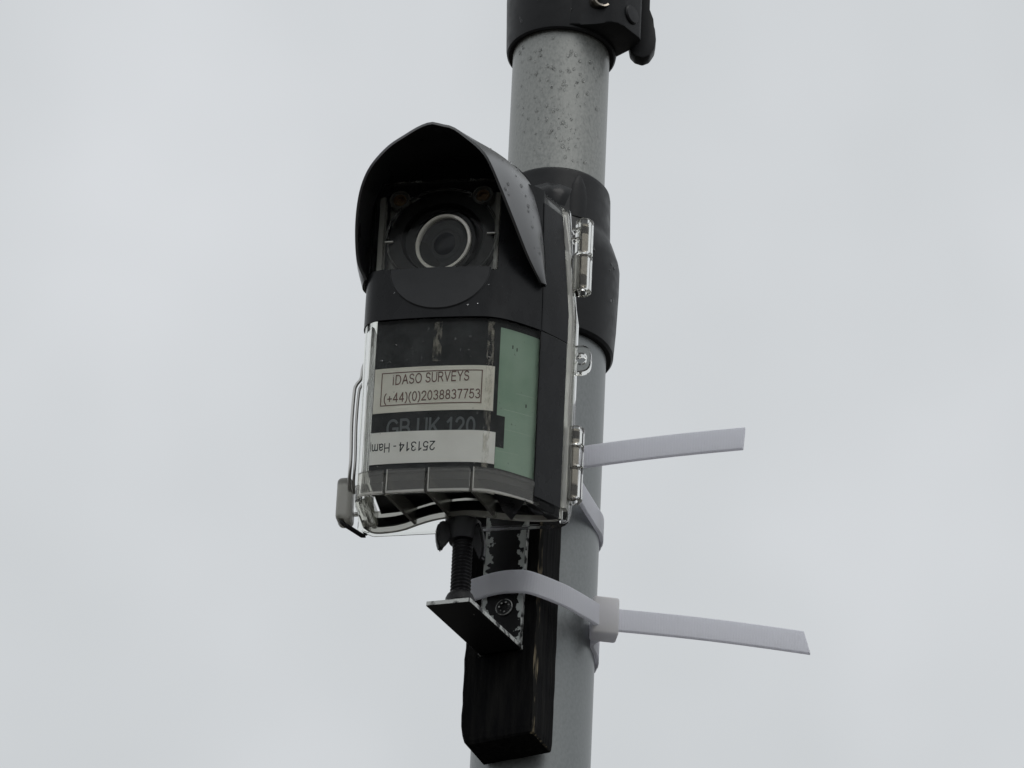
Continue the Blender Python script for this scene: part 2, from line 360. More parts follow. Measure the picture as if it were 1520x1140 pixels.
# ------------------------------------------------------------------ camera housing (local frame: x right, y = -forward, z up)
BA = rad(11)
BO = (-16.0, -74.6, 3022.0)
box = tag(empty('camera_housing', BO, -BA), 'clear plastic weatherproof case with black rain hood and taped side, mounted on bolt', 'camera housing')
SEC = [(-50.2, 8), (-50.2, 30), (-49.7, 33.6), (-47.8, 37.0), (-44.8, 39.4), (-40, 40.3), (-26, 40.8), (-12, 40.6), (2, 39.8), (10, 38.8), (14, 37.6), (18, 35.8), (23, 32.5), (28, 28.6), (33, 24.3), (35.5, 21.5), (43, 12), (45.5, 8)]
def smooth_sec():
    c = catmull([(u, w, 0) for u, w in SEC[1:]], 5)
    return [Vector((SEC[0][0], SEC[0][1], 0))] + c
SECD = smooth_sec()
def taper(u, v):
    if v > 112 and u > 30: u -= (v - 112) / 60 * 5.2 * min(1, (u - 30) / 14)
    return u
def offset(path, d):
    """outward (left-hand towards +w) offset of an open polyline given as (u, w)"""
    out = []
    for i, p in enumerate(path):
        t = (path[min(i + 1, len(path) - 1)] - path[max(i - 1, 0)]).normalized()
        out.append(p + Vector((-t.y, t.x, 0)) * d)
    return out
def sub(path, u_lo=None, u_hi=None, s_lo=None):
    return path
def L(u, w, v): return Vector((taper(u, v), -w, v))
def frontal(u, d=0.0):
    """depth w of the case's front surface, offset by d, at u"""
    path = offset(SECD, d)
    for a, b in zip(path, path[1:]):
        if a.x <= u <= b.x and b.x > a.x: return a.y + (b.y - a.y) * (u - a.x) / (b.x - a.x)
    return path[-1].y if u > 0 else path[0].y

def wall(path_out, path_in, vlist, name, mat, parent, sm=40, vfun=None):
    ring = path_out + list(reversed(path_in))
    bm = bmesh.new(); rings = []
    for v in vlist:
        rings.append([L(p.x, p.y, v if vfun is None else vfun(p.x, v)) for p in ring])
    grid_faces(bm, rings)
    return finish(name, bm, mat, parent, sm)

# clear front cover with its flange, one solid
p_in = offset(SECD, -2.0)
outer = [Vector((-53.5, 4.3, 0)), Vector((-53.5, 7.4, 0)), Vector((-50.9, 7.6, 0))] + SECD + [Vector((46.2, 7.6, 0)), Vector((47.7, 7.4, 0)), Vector((47.7, 4.3, 0))]
inner = [Vector((-48.3, 4.3, 0))] + p_in[1:-1] + [Vector((43.6, 4.3, 0))]
cover = wall(outer, inner, [0, 6, 12, 40, 70, 100, 112, 125, 140, 160, 174], 'clear_cover', M['pane'], box, 30)

# clear back plate
bm = bmesh.new()
bp = [(-47, 0), (42.5, 0), (46, 1.6), (47.7, 5), (47.9, 12), (47.7, 112), (46, 140), (43.5, 168), (40, 172), (20, 174), (-20, 174), (-45, 172), (-53.5, 165), (-53.5, 8), (-51.5, 2.2)]
slab(bm, [L(u, 0.0, v) + Vector((0, 0, 0)) for u, v in bp], (0, -1, 0), 4.0)
bmesh.ops.bevel(bm, geom=list(bm.edges), offset=0.5, segments=2, affect='EDGES')
finish('back_plate', bm, M['pane'], box, 30)
bm = bmesh.new()     # pale moulded lip seen along the hinge edge
grid_faces(bm, [[L(u, w, v) for u, w in ((44.4, 4.6), (46.9, 4.6), (46.7, 8.6), (44.0, 9.6))] for v in (6, 40, 80, 112, 130, 150, 172)])
finish('edge_lip', bm, M['cloudy'], box, 30)
bm = bmesh.new()     # streaky liner behind the left wall
grid_faces(bm, [[Vector((-47.2, -9, v)), Vector((-45.9, -9, v)), Vector((-45.4, -33.5, v)), Vector((-46.4, -34.5, v))] for v in (1.5, 50, 96)])
finish('side_liner', bm, M['liner'], box, 30)
for a_, b_ in ((-45.6, -42.9), (11.2, 13.2)):     # pale moulded edges of the lens window
    bm = bmesh.new()
    grid_faces(bm, [[L(a_, 31, v), L(b_, 31, v), L(b_, frontal(b_, -2.6), v), L(a_, frontal(a_, -2.6), v)] for v in (124.5, 150, 168)])
    finish('window_edge', bm, M['cloudy'], box, 30)

# bottom rim: four panels between the ribs, proud of the cover
po, pi = offset(SECD, 1.5), offset(SECD, 0.08)
def span(path, lo, hi):
    s = [p for p in path if lo < p.x < hi and p.y > 18]
    def at(u):
        for a, b in zip(path, path[1:]):
            if a.x <= u < b.x and a.y > 18: return Vector((u, a.y + (b.y - a.y) * (u - a.x) / (b.x - a.x), 0))
        return None
    a, b = at(lo), at(hi)
    return ([a] if a else []) + s + ([b] if b else [])
for lo, hi in ((-47.5, -35.0), (-33.4, -15.1), (-13.5, 6.1), (7.7, 33.8)):
    a, b = span(po, lo, hi), span(pi, lo, hi)
    ring = a + list(reversed(b)); bm = bmesh.new()
    grid_faces(bm, [[L(p.x, p.y, v) for p in ring] for v in (-0.4, 12.2)])
    bmesh.ops.bevel(bm, geom=[e for e in bm.edges if e.calc_face_angle(0) > 0.9], offset=0.65, segments=3, affect='EDGES')
    panel = finish('rim_panel', bm, M['smoky'], box, 35)
    eo, ei = span(offset(SECD, 1.95), lo, hi), span(offset(SECD, 1.3), lo, hi); bm = bmesh.new()
    grid_faces(bm, [[L(p.x, p.y, v) for p in eo + list(reversed(ei))] for v in (-0.75, 0.35)])
    a_, c_ = eo[0], ei[0]; e_ = eo[1] if (eo[1] - a_).length > 0.3 else eo[2]; dd = (e_ - a_).normalized() * 0.5
    grid_faces(bm, [[L(p.x, p.y, v) for p in (a_, a_ + dd, c_ + dd, c_)] for v in (0.35, 12.0)])
    finish('rim_edge_highlight', bm, M['cloudy'], panel, 35)  # pale strip added for the highlight along the panel's clear edge
# ribs under the case
for (u0_, w0_), (u1_, w1_) in (((-34.2, 40.5), (-24.9, 10.6)), ((-14.3, 40.5), (-7.2, 15.2)), ((6.9, 39.5), (14.0, 13.2))):
    d = Vector((u1_ - u0_, w1_ - w0_, 0)).normalized(); nn = Vector((-d.y, d.x, 0)) * 0.75
    bm = bmesh.new(); prism(bm, [((Vector((u0_, w0_, 0)) + s * nn).x, -(Vector((u0_, w0_, 0)) + s * nn).y) for s in (-1, 1)] + [((Vector((u1_, w1_, 0)) + s * nn).x, -(Vector((u1_, w1_, 0)) + s * nn).y) for s in (1, -1)], -0.2, 10.5)
    bmesh.ops.bevel(bm, geom=list(bm.edges), offset=0.25, segments=1, affect='EDGES')
    finish('rib', bm, M['ribgrey'], box, 35)
bm = bmesh.new(); rbox(bm, (-46.6, -21, 4.6), (6.2, 27, 9.6), 1.2, None, 2); finish('corner_block', bm, M['smoky'], box, 35)
# scalloped rear wall of the base
arch = catmull([(-49.6, 10, 0), (-46, 4.4, 0), (-38, 4.3, 0), (-31, 6.2, 0), (-24, 10, 0), (-17, 13.2, 0), (-10, 15.1, 0), (0, 16.1, 0), (9, 14.5, 0), (17, 11.9, 0), (27.5, 8.9, 0), (40, 7.6, 0), (44.5, 8.5, 0)], 5)
ao = offset(arch, 0.8); ai = offset(arch, -0.8); ring = ao + list(reversed(ai)); bm = bmesh.new()
grid_faces(bm, [[Vector((p.x, -p.y, v)) for p in ring] for v in (0, 11.5)])
bmesh.ops.bevel(bm, geom=[e for e in bm.edges if e.calc_face_angle(0) > 0.9], offset=0.3, segments=1, affect='EDGES')
base = finish('base_wall', bm, M['cloudy'], box, 35)
go, gi = offset(arch[6:-4], 1.9), offset(arch[6:-4], 0.95); bm = bmesh.new()
grid_faces(bm, [[Vector((p.x, -p.y, v)) for p in go + list(reversed(gi))] for v in (2.6, 7.4)])
finish('gasket', bm, M['lensblack'], base, 35)
# socket that takes the bolt
finish('bolt_socket', lathe(bmesh.new(), [(6.5, -1.5), (7.2, -1.2), (7.2, 6), (3, 6)], (-3.6, -9.1, 0), (0, 0, 1), 32), M['collar'], box)

# black tape band across the front
bo, bi = offset(SECD, 0.75), offset(SECD, 0.1)
def cut(path, u_hi, skip=0):
    return [p for p in path[skip:] if p.x <= u_hi]
def bandv(u, v):
    return v if v < 100 else 124.4 - 3.2 * (u + 50) / 84
band = wall(cut(bo, 34.6, 1), cut(bi, 34.6, 1), [95.6, 124], 'tape_band', M['tape'], box, 45, bandv)
bm = bmesh.new()     # raised half disc pressed through the band
ring = []
for k in range(33):
    t = math.pi + math.pi * k / 32
    u = -13.3 + 24.6 * math.cos(t); v = 123.2 + 24.2 * math.sin(t) * 0.97
    ring.append((u, v))
a = [bm.verts.new(L(u, frontal(u, 0.6), v)) for u, v in ring]; b = [bm.verts.new(L(-13.3 + (u + 13.3) * 0.97, frontal(u, 1.5), 123.2 + (v - 123.2) * 0.97)) for u, v in ring]
for j in range(32): bm.faces.new((a[j], a[j + 1], b[j + 1], b[j]))
rows = []
for j in range(16):
    (ua, va_), (ub_, vb_) = ring[j], ring[32 - j]
    ua, ub_ = -13.3 + (ua + 13.3) * 0.97, -13.3 + (ub_ + 13.3) * 0.97; vv = 123.2 + (va_ - 123.2) * 0.97
    rows.append([b[j]] + [bm.verts.new(L(ua + (ub_ - ua) * k / 10, frontal(ua + (ub_ - ua) * k / 10, 1.5), vv)) for k in range(1, 10)] + [b[32 - j]])
for ra, rb in zip(rows, rows[1:]):
    for k in range(10): bm.faces.new((ra[k], ra[k + 1], rb[k + 1], rb[k]))
bm.faces.new([b[16]] + rows[-1])
finish('band_disc', bm, M['disc'], band, 30)
# taped right flank, foot to hood
fo, fi = offset(SECD, 0.7), offset(SECD, 0.05)
def flank(path): return [p for p in path if p.x >= 33.9 and 11.0 < p.y < 26]
wall(flank(fo) + [Vector((44.1, 10.4, 0))], flank(fi) + [Vector((43.7, 10.2, 0))], [4.5, 20, 50, 80, 95.2], 'side_tape', M['tape'], box, 50)
fo2, fi2 = offset(SECD, 1.0), offset(SECD, 0.3)
wall(flank(fo2) + [Vector((44.3, 10.6, 0))], flank(fi2) + [Vector((43.8, 10.4, 0))], [95.6, 112, 125, 140, 155, 168], 'side_tape', M['tape'], box, 50)
# corner of the window masked with tape inside the hood
mo, mi = [p for p in offset(SECD, 0.5) if 13.5 <= p.x <= 34.5], [p for p in offset(SECD, 0.05) if 13.5 <= p.x <= 34.5]
wall(mo, mi, [121, 175], 'window_mask', M['tape'], box, 45)

# rain hood and the rounded black top behind it
front_arch = [(33.9, 25, 121), (33.2, 25, 138), (30.3, 25, 160), (27.2, 25, 174), (21.6, 25, 183.5), (14.6, 25, 190.3), (4, 25, 194.6), (-9, 25, 196.3), (-22, 25, 194.3), (-33, 25, 188.5), (-42, 25, 180.5), (-48, 25, 168), (-51, 25, 150), (-51, 25, 121)]
rear_arch = [(42.8, 7, 150), (40.6, 7, 164), (37.6, 7, 173), (27, 7, 184.4), (18, 7, 191), (6, 7, 195), (-9, 7, 197), (-24, 7, 195), (-35, 7, 189), (-44, 7, 181), (-49.5, 7, 168), (-52, 7, 150)]
cover_arch = [(31.8, 25, 150), (30.3, 25, 160), (27.2, 25, 174), (21.6, 25, 183.5), (14.6, 25, 190.3), (4, 25, 194.6), (-9, 25, 196.3), (-22, 25, 194.3), (-33, 25, 188.5), (-42, 25, 180.5), (-48, 25, 168), (-51, 25, 150)]
rim = [(34.0, 29, 119.4), (29.0, 38.5, 128.9), (23.8, 49.0, 141.7), (18.5, 59.5, 154.5), (13.6, 68.3, 165.2), (9.3, 72.6, 170.4), (2.6, 76.7, 175.1), (-2.9, 79.6, 178.3), (-8.0, 80.7, 179.4), (-13.1, 81.7, 180.3), (-19.1, 80.9, 178.9), (-26.5, 78.8, 175.8), (-35.1, 75.9, 171.7), (-43.9, 70.9, 164.8), (-49.2, 65.1, 157.4), (-52.3, 58.3, 148.6), (-54.0, 50.2, 138.4), (-54.0, 42.1, 128.3), (-51.0, 36.6, 121.6)]
def tovec(lst): return [Vector((u, -w, v)) for u, w, v in lst]
N = 72
FA, RA, CA, RI = (resample(catmull(tovec(c_), 8), N) for c_ in (front_arch, rear_arch, cover_arch, rim))
centre = Vector((-9, 0, 135))
def grow(p, d):
    q = Vector((p.x - centre.x, 0, p.z - centre.z)).normalized(); return p + q * d
def loft(curves, t):
    """sheet through the curves, thickness t towards the middle, closed solid"""
    bm = bmesh.new(); outer_ = curves; inner_ = [[grow(p, -t) for p in c] for c in reversed(curves)]
    grid_faces(bm, [list(x) for x in zip(*(outer_ + inner_))])
    return bm
def hood_off(s): return 0.95 * (1 - s) + 1.8 * math.sin(s * math.pi)
steps = []
for k in range(8):
    s = k / 7
    steps.append([grow(a.lerp(b, s), hood_off(s)) for a, b in zip(FA, RI)])
hood = finish('rain_hood', loft(steps, 1.3), M['hood'], box, 40)
steps2 = [[a.lerp(b, s) + Vector((0, 0, 0)) for a, b in zip(RA, CA)] for s in (0, 0.25, 0.5, 0.75, 1.0)]
top = finish('top_cover', loft(steps2, 1.0), M['tape'], box, 40)
bm = bmesh.new(); slab(bm, [grow(p, 1.3) + Vector((0, -0.4, 0)) for p in FA], (0, 1, 0), 2.4)
finish('top_bulkhead', bm, M['tape'], box)
bm = bmesh.new()     # loose flap of tape at the top corner
fl = [[(24, 10, 187.5), (31, 11, 188.4), (37, 10.5, 187.4), (42.6, 8.0, 186.0)], [(28, 12, 182.5), (33, 13, 182.0), (38.5, 12.2, 181), (41.8, 9.5, 181.2)], [(30, 12.5, 177.5), (33.5, 13.2, 176.4), (37.0, 12.6, 174.6), (39.8, 10.0, 175.0)]]
va = [[bm.verts.new((u, -w, v)) for u, w, v in r] for r in fl]; vb = [[bm.verts.new((u + 0.3, -w + 0.5, v + 0.2)) for u, w, v in r] for r in fl]
for g in (va, vb):
    for i in range(2):
        for j in range(3): bm.faces.new((g[i][j], g[i][j + 1], g[i + 1][j + 1], g[i + 1][j]))
bd = [(0, 0), (0, 1), (0, 2), (0, 3), (1, 3), (2, 3), (2, 2), (2, 1), (2, 0), (1, 0)]
for (i, j), (k, m_) in zip(bd, bd[1:] + bd[:1]): bm.faces.new((va[i][j], va[k][m_], vb[k][m_], vb[i][j]))
finish('tape_flap', bm, M['tape'], box, 60)
# tape ends folded under the foot of the case
for pts in ([(17.5, 36.5, -0.9), (31, 28.5, -0.9), (25.5, 19, -1.1), (21.5, 11.5, -1.3), (18.8, 20, -1.0)],
            [(30.5, 29.5, -0.8), (34.8, 23.5, -0.6), (38.5, 14, -0.9), (34.0, 15.5, -1.4), (31.2, 21, -1.2)],
            [(35.5, 21.5, 4.0), (44.0, 11.5, 4.2), (43.5, 9.2, -0.6), (38.5, 11.8, -1.8), (36.0, 16.5, -1.2)]):
    bm = bmesh.new(); slab(bm, [Vector((u, -w, v)) for u, w, v in pts], (0, 0, 1), 0.8)
    bmesh.ops.bevel(bm, geom=list(bm.edges), offset=0.3, segments=1, affect='EDGES')
    finish('tape_flap', bm, M['tape'], box, 50)

# hinges on the right edge
def barrel(name, v0, v1, parent, c=(49.6, 4.2), ro=4.4, ri=2.25):
    bm = bmesh.new(); lathe(bm, [(ri, v0), (ro - 0.5, v0), (ro, v0 + 0.5), (ro, v1 - 0.5), (ro - 0.5, v1), (ri, v1)], (c[0], -c[1], 0), (0, 0, 1), 28, True)
    return finish(name, bm, M['clear'], parent, 35)
def pin(v0, v1, parent, c=(49.6, 4.2)):
    bm = bmesh.new(); pr = [(0.8, v0 + 1.2), (1.5, v0), (2.0, v0 + 0.4)]
    k = 9; z = v0 + 1
    for i in range(k): pr += [(2.15, z), (1.85, z + 0.35)]; z += 0.7
    pr += [(2.1, z + 0.2), (2.1, v1 - 6)]
    z = v1 - 5.6
    for i in range(7): pr += [(2.15, z), (1.85, z + 0.35)]; z += 0.7
    pr += [(2.0, v1), (0.3, v1)]
    lathe(bm, pr, (c[0], -c[1], 0), (0, 0, 1), 20)
    return finish('hinge_pin', bm, M['chrome'], parent, 30)
def hinge(base, knuckles, bosses, struts, pins, c):
    bm = bmesh.new(); rbox(bm, (46.6, -4.5, (base[0] + base[1]) / 2), (2.4, 6.8, base[1] - base[0]), 0.5)
    h = finish('hinge', bm, M['cloudy'], box, 35)
    for a, b in knuckles: barrel('knuckle', a, b, h, c)
    for a, b in bosses:
        bm = bmesh.new(); rbox(bm, (46.2, -5.2, (a + b) / 2), (4.2, 6.4, b - a), 0.7); finish('boss', bm, M['clear'], h, 35)
    for z in struts:
        bm = bmesh.new(); rbox(bm, (46.0, -4.4, z), (5.0, 4.6, 1.4), 0.4); finish('strut', bm, M['clear'], h, 35)
    for a, b in pins: pin(a, b, h, c)
hinge((128, 148), [(149, 168.5), (128, 148.2)], [(129, 147)], (163.5, 158.0), [(130, 166)], (49.4, 4.2))
hinge((12, 51), [(41.5, 51.5), (29.5, 41), (12, 29)], [(30, 41), (13, 28)], (46.5,), [(13, 50.5)], (49.0, 4.2))
# padlock tab with its hole
bm = bmesh.new(); ring_o, ring_i = [], []
for k in range(40):
    t = 2 * math.pi * k / 40
    ex = 7.2 if math.cos(t) > 0 else 5.0
    cu_, cs_ = math.cos(t), math.sin(t)
    pu = 48.4 + 6.4 * math.copysign(abs(cu_) ** 0.6, cu_); pv = 91.3 + 7.6 * math.copysign(abs(cs_) ** 0.6, cs_)
    ring_o.append((pu, pv)); ring_i.append((50.0 + 2.5 * cu_, 91.3 + 2.5 * cs_))
for w0_, w1_, o_, i_ in ((0.3, 3.6, ring_o, ring_i),):
    rings = [[Vector((u, -w0_, v)) for u, v in o_], [Vector((u, -w1_, v)) for u, v in o_], [Vector((50.0 + (u - 50.0) * 0.93, -w1_ - 0.5, 91.3 + (v - 91.3) * 0.93)) for u, v in o_],
             [Vector((50.0 + (u - 50.0) * 1.25, -w1_ - 0.5, 91.3 + (v - 91.3) * 1.25)) for u, v in i_], [Vector((u, -w1_, v)) for u, v in i_], [Vector((u, -w0_, v)) for u, v in i_]]
    grid_faces(bm, rings, True, True, False)
finish('padlock_tab', bm, M['clear'], box, 30)

# latch on the left edge: grey lever block, spring wire and black bail
bm = bmesh.new(); rbox(bm, (-60.2, -6.5, 16.0), (7.6, 12, 23), 2.6, None, 4)
latch = finish('latch', bm, M['greyplastic'], box, 40)
bm = bmesh.new(); rbox(bm, (-55.5, -6, 17), (4.5, 5, 15), 0.8); finish('latch_lug', bm, M['clear'], latch, 40)
bm = bmesh.new(); tube(bm, [(-61.0, -9, 6.0), (-61, -9, 4.2), (-60.0, -8.6, 3.2), (-51.5, -5, -1.6), (-50.6, -4.6, -1.4), (-50.2, -4.4, -0.4)], 1.15); finish('latch_bail', bm, M['rod'], latch, 40)
wpts = catmull([(-51.4, -20, 86), (-52.8, -20, 82.5), (-53.4, -20, 76.5), (-55.4, -20, 73.2), (-56.3, -20, 69), (-56.6, -20, 52), (-56.2, -19, 34), (-57.0, -16, 24), (-57.8, -10, 20)], 6)
bm = bmesh.new(); tube(bm, wpts, 0.85); finish('latch_wire', bm, M['wire'], latch, 40)
bm = bmesh.new(); tube(bm, [p + Vector((2.0, 0.8, -0.6)) for p in wpts[8:]], 0.7); finish('latch_wire', bm, M['wire'], latch, 40)

# rain on the hood and band
def on_loft(s, k, d=0.0):
    a, b = FA[k], RI[k]; p = grow(a.lerp(b, s), hood_off(s) + d)
    return p
rng = random.Random(11)
for k in range(30):
    i = rng.randint(5, 27); s = rng.uniform(0.1, 0.92)
    p = on_loft(s, i); e1 = on_loft(s, i + 1) - p; e2 = on_loft(s + 0.05, i) - p
    nn = e1.cross(e2).normalized()
    if nn.dot(Vector((1, 0, 1))) < 0: nn = -nn
    raindrop(hood, p, nn, rng.choice((0.25, 0.3, 0.4, 0.5, 0.6, 0.8, 1.0)))
for k in range(7):
    u = rng.uniform(-42, 12); v = rng.uniform(99, 117)
    raindrop(band, (u, -frontal(u, 1.0), v), (0, -1, 0), rng.uniform(0.25, 0.6))
for k in range(26):
    u = rng.uniform(-40, 12); v = rng.choice((rng.uniform(72, 94), rng.uniform(14, 94)))
    raindrop(cover, (u, -frontal(u, 0.05), v), (0, -1, 0), rng.uniform(0.18, 0.5))
for k in range(12):
    u = rng.uniform(15, 32); v = rng.uniform(16, 90)
    raindrop(cover, (u, -frontal(u, 0.05), v), (0.6, -0.8, 0), rng.uniform(0.2, 0.45))

# ------------------------------------------------------------------ survey camera unit inside the case
unit = tag(empty('survey_camera', BO, -BA), 'black camera unit with ringed lens, green side card and paper labels inside clear case', 'camera')
DI = -2.7
ub = [p for p in offset(SECD, DI) if -43.0 <= p.x <= 33.2 and p.y > 20]
poly = [Vector((-43.2, 12, 0)), Vector((-43.2, frontal(-43.2, DI) - 0.6, 0))] + ub + [Vector((33.3, 12, 0))]
bm = bmesh.new(); grid_faces(bm, [[L(p.x, p.y, v) for p in poly] for v in (12.5, 122)])
body = finish('body', bm, M['inner'], unit, 30)
bm = bmesh.new()
pad = [(-42.5, 35)] + [(p.x, p.y - 1.6) for p in ub if -42 < p.x < 32.5] + [(33, 20), (40.5, 11), (28, 11), (17, 14), (9, 16.8), (0, 18.4), (-10, 17.4), (-17, 15.4), (-24, 12.2), (-31, 8.6), (-42.5, 7.2)]
prism(bm, [(u, -w) for u, w in pad], 8.5, 12.4)
finish('foam_pad', bm, M['lensblack'], unit, 30)
bm = bmesh.new(); rbox(bm, (-14.5, -20.6, 147), (55, 21, 50), 2.5, None, 3)
head = finish('lens_housing', bm, M['housinggrey'], unit, 35)

def patch(name, u0_, u1_, v0_, v1_, d, mat, parent, t=0.12, top=None, n=24, skew=0.0):
    bm = bmesh.new(); us = [u0_ + (u1_ - u0_) * k / n for k in range(n + 1)]
    rings = []
    for u in us:
        f = (u - u0_) / (u1_ - u0_)
        a, b = v0_ + skew * f, v1_ + skew * f
        wo = frontal(u, DI) + d + t; wi = frontal(u, DI) + d
        rings.append([L(u, wi, a), L(u, wo, a), L(u, wo, b), L(u, wi, b)])
    grid_faces(bm, rings)
    return finish(name, bm, mat, parent, 40)
card = patch('green_card', 16.2, 32.6, 14.8, 92.2, 0.12, M['green'], unit)
for a_, b_, c_, t_ in ((19.0, 32.2, 47.4, 0.25), (17.5, 31.0, 36.6, 0.22), (24.0, 32.3, 58.0, 0.18), (17.0, 26.0, 24.2, 0.2)):
    patch('crease', a_, b_, c_, c_ + t_, 0.26, M['crease'], card, 0.02, n=6, skew=0.8)
for a_, c_ in ((21.4, 82.0), (23.2, 81.2), (28.0, 52.0)):
    patch('scuff_mark', a_, a_ + 0.45, c_, c_ + 1.9, 0.26, M['ink'], card, 0.02, n=1)
lab1 = patch('paper_label', -42.7, 14.4, 45.4, 70.0, 0.12, M['paper'], unit)
lab2 = patch('black_label', -42.8, 19.7, 26.3, 43.6, 0.30, M['inner'], unit, 0.1)
lab3 = patch('printed_strip', -42.8, 16.1, 17.2, 34.6, 0.48, M['paper2'], unit, 0.12, skew=-0.7)
def frame_lines():
    bm = bmesh.new()
    for (a, b, c, d) in ((-39.3, 9.1, 67.0, 67.5), (-39.2, 9.1, 49.1, 49.6), (-39.3, -38.85, 49.6, 67.0), (8.6, 9.1, 49.6, 67.0)):
        n = 14 if b - a > 2 else 1
        va = [(bm.verts.new(L(a + (b - a) * k / n, frontal(a + (b - a) * k / n, DI) + 0.36, c)), bm.verts.new(L(a + (b - a) * k / n, frontal(a + (b - a) * k / n, DI) + 0.36, d))) for k in range(n + 1)]
        for p, q in zip(va, va[1:]): bm.faces.new((p[0], q[0], q[1], p[1]))
    return finish('printed_border', bm, M['brown'], lab1, 0)
frame_lines()
def arc(cx, cy, rx, ry, a0, a1, n=12):
    return [(cx + rx * math.cos(rad(a0 + (a1 - a0) * k / n)), cy + ry * math.sin(rad(a0 + (a1 - a0) * k / n))) for k in range(n + 1)]
GLYPHS = {   # plain sans-serif letter skeletons, cap height 1: (advance, strokes)
    'I': (0.14, [[(0.03, 0), (0.03, 1)]]),
    'D': (0.68, [[(0, 0), (0, 1)], [(0, 1), (0.28, 1)] + arc(0.28, 0.5, 0.40, 0.5, 90, -90) + [(0, 0)]]),
    'A': (0.74, [[(0, 0), (0.37, 1)], [(0.74, 0), (0.37, 1)], [(0.14, 0.36), (0.60, 0.36)]]),
    'S': (0.60, [arc(0.30, 0.755, 0.27, 0.245, 20, 265, 14) + arc(0.30, 0.255, 0.30, 0.255, 80, -165, 14)]),
    'O': (0.80, [arc(0.40, 0.5, 0.40, 0.5, 90, 450, 28)]),
    'U': (0.64, [[(0, 1), (0, 0.32)] + arc(0.32, 0.32, 0.32, 0.32, 180, 360) + [(0.64, 1)]]),
    'R': (0.64, [[(0, 0), (0, 1)], [(0, 1), (0.34, 1)] + arc(0.34, 0.75, 0.26, 0.25, 90, -90) + [(0, 0.5)], [(0.34, 0.5), (0.64, 0)]]),
    'V': (0.70, [[(0, 1), (0.35, 0)], [(0.70, 1), (0.35, 0)]]),
    'E': (0.56, [[(0, 0), (0, 1)], [(0, 1), (0.56, 1)], [(0, 0.52), (0.50, 0.52)], [(0, 0), (0.56, 0)]]),
    'Y': (0.68, [[(0, 1), (0.34, 0.45)], [(0.68, 1), (0.34, 0.45)], [(0.34, 0.45), (0.34, 0)]]),
    'G': (0.76, [arc(0.40, 0.5, 0.40, 0.5, 42, 340, 24), [(0.44, 0.46), (0.78, 0.46)], [(0.775, 0.46), (0.775, 0.02)]]),
    'B': (0.64, [[(0, 0), (0, 1)], [(0, 1), (0.34, 1)] + arc(0.34, 0.76, 0.24, 0.24, 90, -90) + [(0, 0.52)], [(0.34, 0.52)] + arc(0.36, 0.26, 0.28, 0.26, 90, -90) + [(0, 0)]]),
    'K': (0.66, [[(0, 0), (0, 1)], [(0, 0.36), (0.62, 1)], [(0.24, 0.60), (0.66, 0)]]),
    'H': (0.66, [[(0, 0), (0, 1)], [(0.66, 0), (0.66, 1)], [(0, 0.52), (0.66, 0.52)]]),
    'a': (0.50, [arc(0.25, 0.52, 0.22, 0.22, 160, 0) + [(0.47, 0.12), (0.53, 0.02)], arc(0.22, 0.20, 0.22, 0.20, 70, 330, 14) + [(0.46, 0.2)], [(0.28, 0.40), (0.47, 0.44)]]),
    'm': (0.78, [[(0, 0), (0, 0.72)], [(0, 0.48)] + arc(0.20, 0.52, 0.19, 0.21, 170, 0) + [(0.39, 0)], [(0.39, 0.48)] + arc(0.59, 0.52, 0.19, 0.21, 170, 0) + [(0.78, 0)]]),
    'p': (0.52, [[(0, -0.28), (0, 0.72)], arc(0.26, 0.37, 0.26, 0.37, 180, 540, 20)]),
    '0': (0.54, [arc(0.27, 0.5, 0.27, 0.5, 90, 450, 26)]),
    '1': (0.40, [[(0.26, 0), (0.26, 1)], [(0.26, 0.98), (0.02, 0.76)]]),
    '2': (0.54, [arc(0.27, 0.72, 0.26, 0.28, 170, -35, 14) + [(0.02, 0.03)], [(0, 0), (0.54, 0)]]),
    '3': (0.54, [arc(0.26, 0.76, 0.24, 0.24, 155, -85, 12), arc(0.26, 0.26, 0.28, 0.26, 88, -155, 14)]),
    '4': (0.56, [[(0.42, 0), (0.42, 1)], [(0.42, 1), (0, 0.28)], [(0, 0.26), (0.56, 0.26)]]),
    '5': (0.54, [[(0.50, 1), (0.10, 1)], [(0.10, 1), (0.04, 0.50)], [(0.04, 0.52)] + arc(0.26, 0.32, 0.28, 0.32, 140, -155, 18)]),
    '7': (0.52, [[(0, 1), (0.52, 1)], [(0.52, 0.98), (0.32, 0.55), (0.18, 0)]]),
    '8': (0.54, [arc(0.27, 0.76, 0.23, 0.24, 90, 450, 20), arc(0.27, 0.26, 0.27, 0.26, 90, 450, 20)]),
    '(': (0.20, [arc(0.42, 0.40, 0.42, 0.68, 118, 242, 12)]),
    ')': (0.20, [arc(-0.22, 0.40, 0.42, 0.68, 62, -62, 12)]),
    '+': (0.52, [[(0.26, 0.10), (0.26, 0.66)], [(0, 0.38), (0.52, 0.38)]]),
    '-': (0.30, [[(0, 0.36), (0.30, 0.36)]]), ' ': (0.12, []),
}
